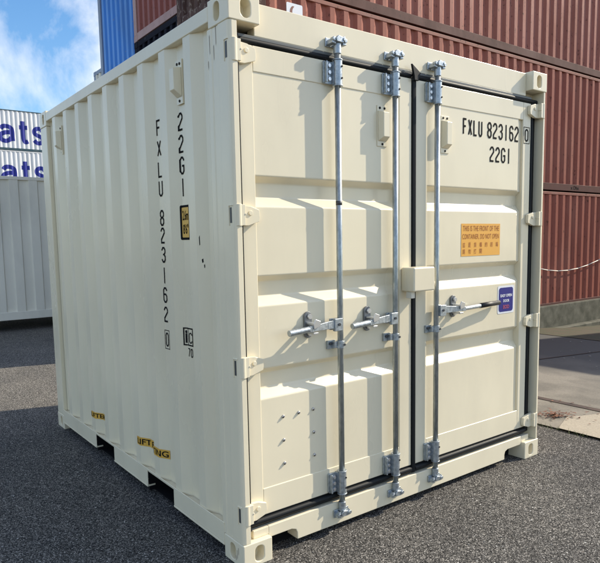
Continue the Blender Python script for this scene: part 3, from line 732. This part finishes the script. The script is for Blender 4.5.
side(rect_bm(-.598, -.512, .990, 1.086, hole=.007), 'approval_mark', INK)
side(rect_bm(-.566, -.562, .997, 1.079), 'approval_mark', INK)
side(fit(text_bm('i', .05, bold=.002), -.586, -.574, 1.004, 1.072), 'approval_mark', INK)
side(word('C', -.555, -.522, 1.004, 1.062, .0065), 'approval_mark', INK)
side(word('70', -.572, -.518, .930, .978, .0060), 'approval_mark', INK)
t1 = side(rect_bm(-1.245, -.850, .288, .340), 'lift_tape', AMBER); side(fit(text_bm('LIFT FITTING', .05, bold=.0008), -1.235, -.860, .296, .332), 'tape_text', INK, t1, .0032)
t2 = side(rect_bm(-2.112, -1.885, .270, .316), 'lift_tape', AMBER); side(fit(text_bm('LIFTERS', .05, bold=.0008), -2.104, -1.893, .278, .309), 'tape_text', INK, t2, .0032)
for yc, zt in ((.540, 2.425), (2.560, 2.425)):
    MB().box(.0300, .0385, yc-.036, yc+.030, zt-.205, zt+.008).build('vent_plate', CREAM, SW)
    mb = MB(); bm = mb.bm
    A = [bm.verts.new(p) for p in ((.0295, yc-.030, zt-.172), (.0295, yc+.026, zt-.172), (.0295, yc+.026, zt-.030), (.0295, yc-.030, zt-.030))]
    B = [bm.verts.new(p) for p in ((-.010, yc-.022, zt-.140), (-.010, yc+.026, zt-.140), (-.010, yc+.026, zt-.036), (-.010, yc-.022, zt-.036))]
    for i in range(4): bm.faces.new((A[i], A[(i+1)%4], B[(i+1)%4], B[i]))
    bm.faces.new(A); bm.faces.new(B); mb.build('vent_cover', CREAM, SW, bevel=.003)
    for dy, dz_ in ((.012, -.010), (-.016, -.012), (-.004, -.190)): MB().cyl((.0265, yc+dy, zt+dz_), (.0299, yc+dy, zt+dz_), .007, 8).build('vent_screw', DARK, SW)
for (y, z, h) in ((.060, .030, .05), (.048, .055, .04), (.071, .020, .03), (.170, 2.36, .09), (.140, 2.33, .07), (.120, 2.39, .10), (.185, 2.30, .04)):
    xx = -.0008 if z < .2 else (.0015 if y < .1 or y > .155 else .005)
    mb = MB(); mb.quad((xx, y, z), (xx, y-.003, z+.01), (xx, y-.002, z+h), (xx, y+.002, z+h*.9)); mb.build('scuff_mark', SCUFF, CT, recalc=False)
# small paint chips on the side
mb = MB()
for (y, z, w, h) in ((.352, 1.515, .004, .05), (.340, 1.430, .007, .022), (.330, 1.405, .004, .02)):
    mb.quad((.006+prof(y-E0)-.001, y, z), (.006+prof(y-w-E0)-.001, y-w, z+.004), (.006+prof(y-w*.8-E0)-.001, y-w*.8, z+h), (.006+prof(y+w*.3-E0)-.001, y+w*.3, z+h*.8))
mb.build('paint_chip', INK, SW, recalc=False)

# ------------------------------------------------------------------ background containers
def bg_container(label, mats, x0, y0, z0, L, Hh=2.591, B=2.438, group=None, P=.278, holes=False, low_rail=None, end_e=.3, end_P=.25, side_kw=None, name='shipping_container', end_mat=None, end_rail_mat=None, cat='shipping container', wear=None, hidden=False):
    wall, rail = mats; em = end_mat or wall; er = end_rail_mat or rail
    t = empty(name, label, cat, (x0, y0, z0), group)
    kw = side_kw or {}
    a, b = .17, L-.17
    for s in (0, 1):
        mb = MB(); pts = corr_pts(a, b, .31, P=P, **kw)
        Yf = (lambda d: .010+d) if s == 0 else (lambda d: B-.010-d)
        corr_wall(mb, pts, .155, Hh-.055, lambda t_, d, z: (t_, Yf(d), z)); mb.build('side_wall', wall, t)
        ekw = dict(P=end_P, slope=.03, inner=.095, flat=end_P-.155, depth=.045)
        mb = MB(); pts = corr_pts(.15, B-.15, end_e, **ekw)
        Xf = (lambda d: .010+d) if s == 0 else (lambda d: L-.010-d)
        corr_wall(mb, pts, .155, Hh-.10, lambda t_, d, z: (Xf(d), t_, z)); mb.build('end_wall', em, t)
        ya, yb = (.004, .06) if s == 0 else (B-.06, B-.004)
        MB().box(.1625, L-.1625, ya, yb, Hh-.068, Hh-.008).build('top_rail', rail, t, bevel=.006)
        MB().box(.1625, L-.1625, ya, yb, .014, .160).build('bottom_rail', low_rail or rail, t, bevel=.006)
        xa, xb = (.004, .06) if s == 0 else (L-.06, L-.004)
        MB().box(xa, xb, .1625, B-.1625, Hh-.110, Hh-.008).build('end_rail', er if s == 0 else rail, t, bevel=.006)
        MB().box(xa, xb, .1625, B-.1625, .014, .160).build('end_rail', er if s == 0 else rail, t, bevel=.006)
    MB().box(.05, L-.05, .05, B-.05, Hh-.03, Hh-.012).build('roof', rail, t)
    MB().box(.05, L-.05, .05, B-.05, .10, .13).build('floor', DARKSTEEL, t)
    for X, sx in ((0, 1), (L, -1)):
        for Y, sy in ((0, 1), (B, -1)):
            MB().box(min(X+sx*.004, X+sx*.16), max(X+sx*.004, X+sx*.16), min(Y+sy*.004, Y+sy*.15), max(Y+sy*.004, Y+sy*.15), .1182, Hh-.1182).build('corner_post', er if sx > 0 else rail, t, bevel=.008)
            for Z in (0, Hh-.118):
                mb = MB(); casting(mb, X, Y, Z, sx, sy, dx=.178, dy=.162, holes=holes); mb.build('corner_casting', er if sx > 0 else rail, t, bevel=.005)
    return t
H = 2.591; GP = 'shipping containers stacked in the yard'
YA, XA, ZA = 5.0, 3.50, -.092
names = ['bottom maroon container of the wall of three right behind the cream one', 'middle maroon container of the wall of three behind the cream one', 'top maroon container of the wall of three behind the cream one']
WALLA = []
for i in range(3):
    WALLA.append(bg_container(names[i], (MAROON_B if i == 2 else MAROON, MAROON_RAIL), XA, YA, ZA+i*(H+.012), 12.192, group=GP, end_mat=RUSTY, end_rail_mat=RUSTY, end_P=.25, low_rail=MAROON_LOW, side_kw=dict(flat=.088, slope=.060, inner=.070, depth=.036)))
# plinth under the wall
mb = MB(); mb.prism([(4.90, -.80), (4.90, .022), (4.915, .03), (4.993, .03), (4.993, ZA-.002), (7.5, ZA-.002), (7.5, -.80)], 'x', XA-.1, XA+12.4)
tag(mb.build('concrete_plinth', PLINTH, bevel=.02), 'long low mossy concrete plinth under the maroon container wall', 'plinth')
mb = MB(); mb.box(XA-.1, XA+12.4, 4.72, 4.899, -.80, -.46)
tag(mb.build('concrete_kerb', PLINTH, bevel=.02), 'low concrete kerb along the foot of the mossy plinth', 'kerb')
# placard on the middle container
pl = place(rect_bm(4.01, 4.30, 4.70, 4.93, r=.02), lambda u, v: (u, YA+.003, v), 'placard', WSTICK, None)
pl.parent = WALLA[1]; pl.matrix_parent_inverse = Matrix.Translation((-XA, -YA, -(ZA+H+.012)))
ar = text_bm('(', .2, bold=.012); fit(ar, 4.07, 4.15, 4.73, 4.89)
ar = place(ar, lambda u, v: (u, YA+.0015, v), 'placard_print', MAROON_RAIL, None); ar.parent = WALLA[1]; ar.matrix_parent_inverse = pl.matrix_parent_inverse.copy()
# scrawl on the middle container's bottom rail
sc_ = text_bm('x Dhx', .06, bold=.001); fit(sc_, 11.80, 12.15, 2.56, 2.64)
sc_ = place(sc_, lambda u, v: (u, YA+.002, v), 'scrawl', INK, None); sc_.parent = WALLA[1]; sc_.matrix_parent_inverse = pl.matrix_parent_inverse.copy()

# stack B (red end over navy)
XB, YB = 3.78, 7.50
bg_container('navy container on the ground at the foot of the red and navy stack', (NAVY, NAVY), XB, YB, -.105, 12.192, 2.896, group=GP, end_P=.25)
bg_container('dark navy container directly below the brick red one', (NAVY, NAVY), XB, YB, 2.795, 12.192, 2.800, group=GP, end_P=.25)
bg_container('brick red container whose ribbed end shows above the cream roof edge', (RED, REDRAIL), XB, YB, 5.60, 12.192, 2.896, group=GP, end_P=.24)
# stack C (blue)
bg_container('lowest blue container of the blue stack left of the red one', (BLUE, BLUERAIL), 3.98, 10.03, -.105, 12.192, 2.591, group=GP)
bg_container('second blue container of the blue stack, hidden low behind the cream roof', (BLUE, BLUERAIL), 3.98, 10.03, 2.49, 12.192, 2.591, group=GP)
bg_container('blue container with bright ribbed end beside the sky', (BLUE, BLUERAIL), 3.98, 10.03, 5.085, 12.192, 2.896, group=GP, end_P=.27)
# stack D (grey)
D_ = [(2.591, 'lowest light grey container behind the blue stack'), (2.591, 'second light grey container behind the blue stack'), (1.295, 'half-height light grey container peeking out left of the blue one')]
z = 0.02
for h_, lab in D_:
    bg_container(lab, (GREY, BLUERAIL), 4.97, 13.35, z, 6.058, h_, group=GP); z += h_+.004
# near grey container
tg = bg_container('pale grey container raised on timber blocks left of the cream one', (GREY, GREY), -2.95, 9.5, .19, 6.058, 2.591, group=GP, P=.327, side_kw=dict(flat=.145, slope=.022, inner=.138, depth=.034))
for i, (x, y) in enumerate(((-2.95, 9.5), (2.93, 9.5), (-2.95, 11.75), (2.93, 11.75))):
    tag(MB().box(x, x+.178, y, y+.18, 0, .189).build('timber_block', TIMBER, bevel=.006), 'timber block under the pale grey container corner', 'timber block', group='timber blocks under the pale grey container')
# far white stack with blue lettering
labs = ['bottom white container of the far stack behind the pale grey one', 'second white container from the ground in the far stack', 'third white container up in the far stack, its letters half hidden', 'topmost white container of the far stack, blue letters ats on its side']
for i in range(4):
    wz = i*(H+.004)
    t = bg_container(labs[i], (WHITE, TEAL if i == 3 else WHITE), -1.0, 41.2, wz, 12.192, H, group=GP, holes=False)
    if i >= 2:
        b = bmesh.new(); curvy(b, 'a', 8.45, 9.60, .45, 1.66, .27); curvy(b, 't', 9.66, 10.48, .45, 2.06, .27); curvy(b, 's', 10.54, 11.45, .45, 1.66, .27)
        fo = []
        for k in range(0, 50):
            for o_ in (0, .068, .138, .206):
                q = .31+k*.278+o_
                if q < 12: fo.append(q)
        place(b, lambda u, v: (u, .010+prof(u-.31)-.006, v), 'lettering', LOGO, t, fo)

# off to the right, out of the picture: a stack added to shade the far pavement
for i, lab in enumerate(('bottom maroon container of the unseen stack added to shade the pavement', 'middle maroon container of the unseen stack added to shade the pavement', 'top maroon container of the unseen stack added to shade the pavement')):
    bg_container(lab, (MAROON, MAROON_RAIL), 15.6, -1.6, -.74+i*(H+.004), 6.058, group=GP)

# sagging cable in front of the maroon wall
mb = MB(); pts = [(9.2, 4.955, 1.18), (9.7, 4.955, 1.03), (10.1, 4.955, .94), (10.522, 4.955, .854), (10.872, 4.955, .802), (11.273, 4.955, .768), (11.688, 4.955, .763), (12.116, 4.955, .790), (12.558, 4.955, .850), (13.015, 4.955, .939), (13.5, 4.955, 1.06), (14.2, 4.955, 1.30), (15.2, 4.955, 1.75)]
mb.tube(pts, .010, 8)
tag(mb.build('sagging_cable', ROPE), 'thin white cable hanging slack across the bottom maroon container', 'cable')
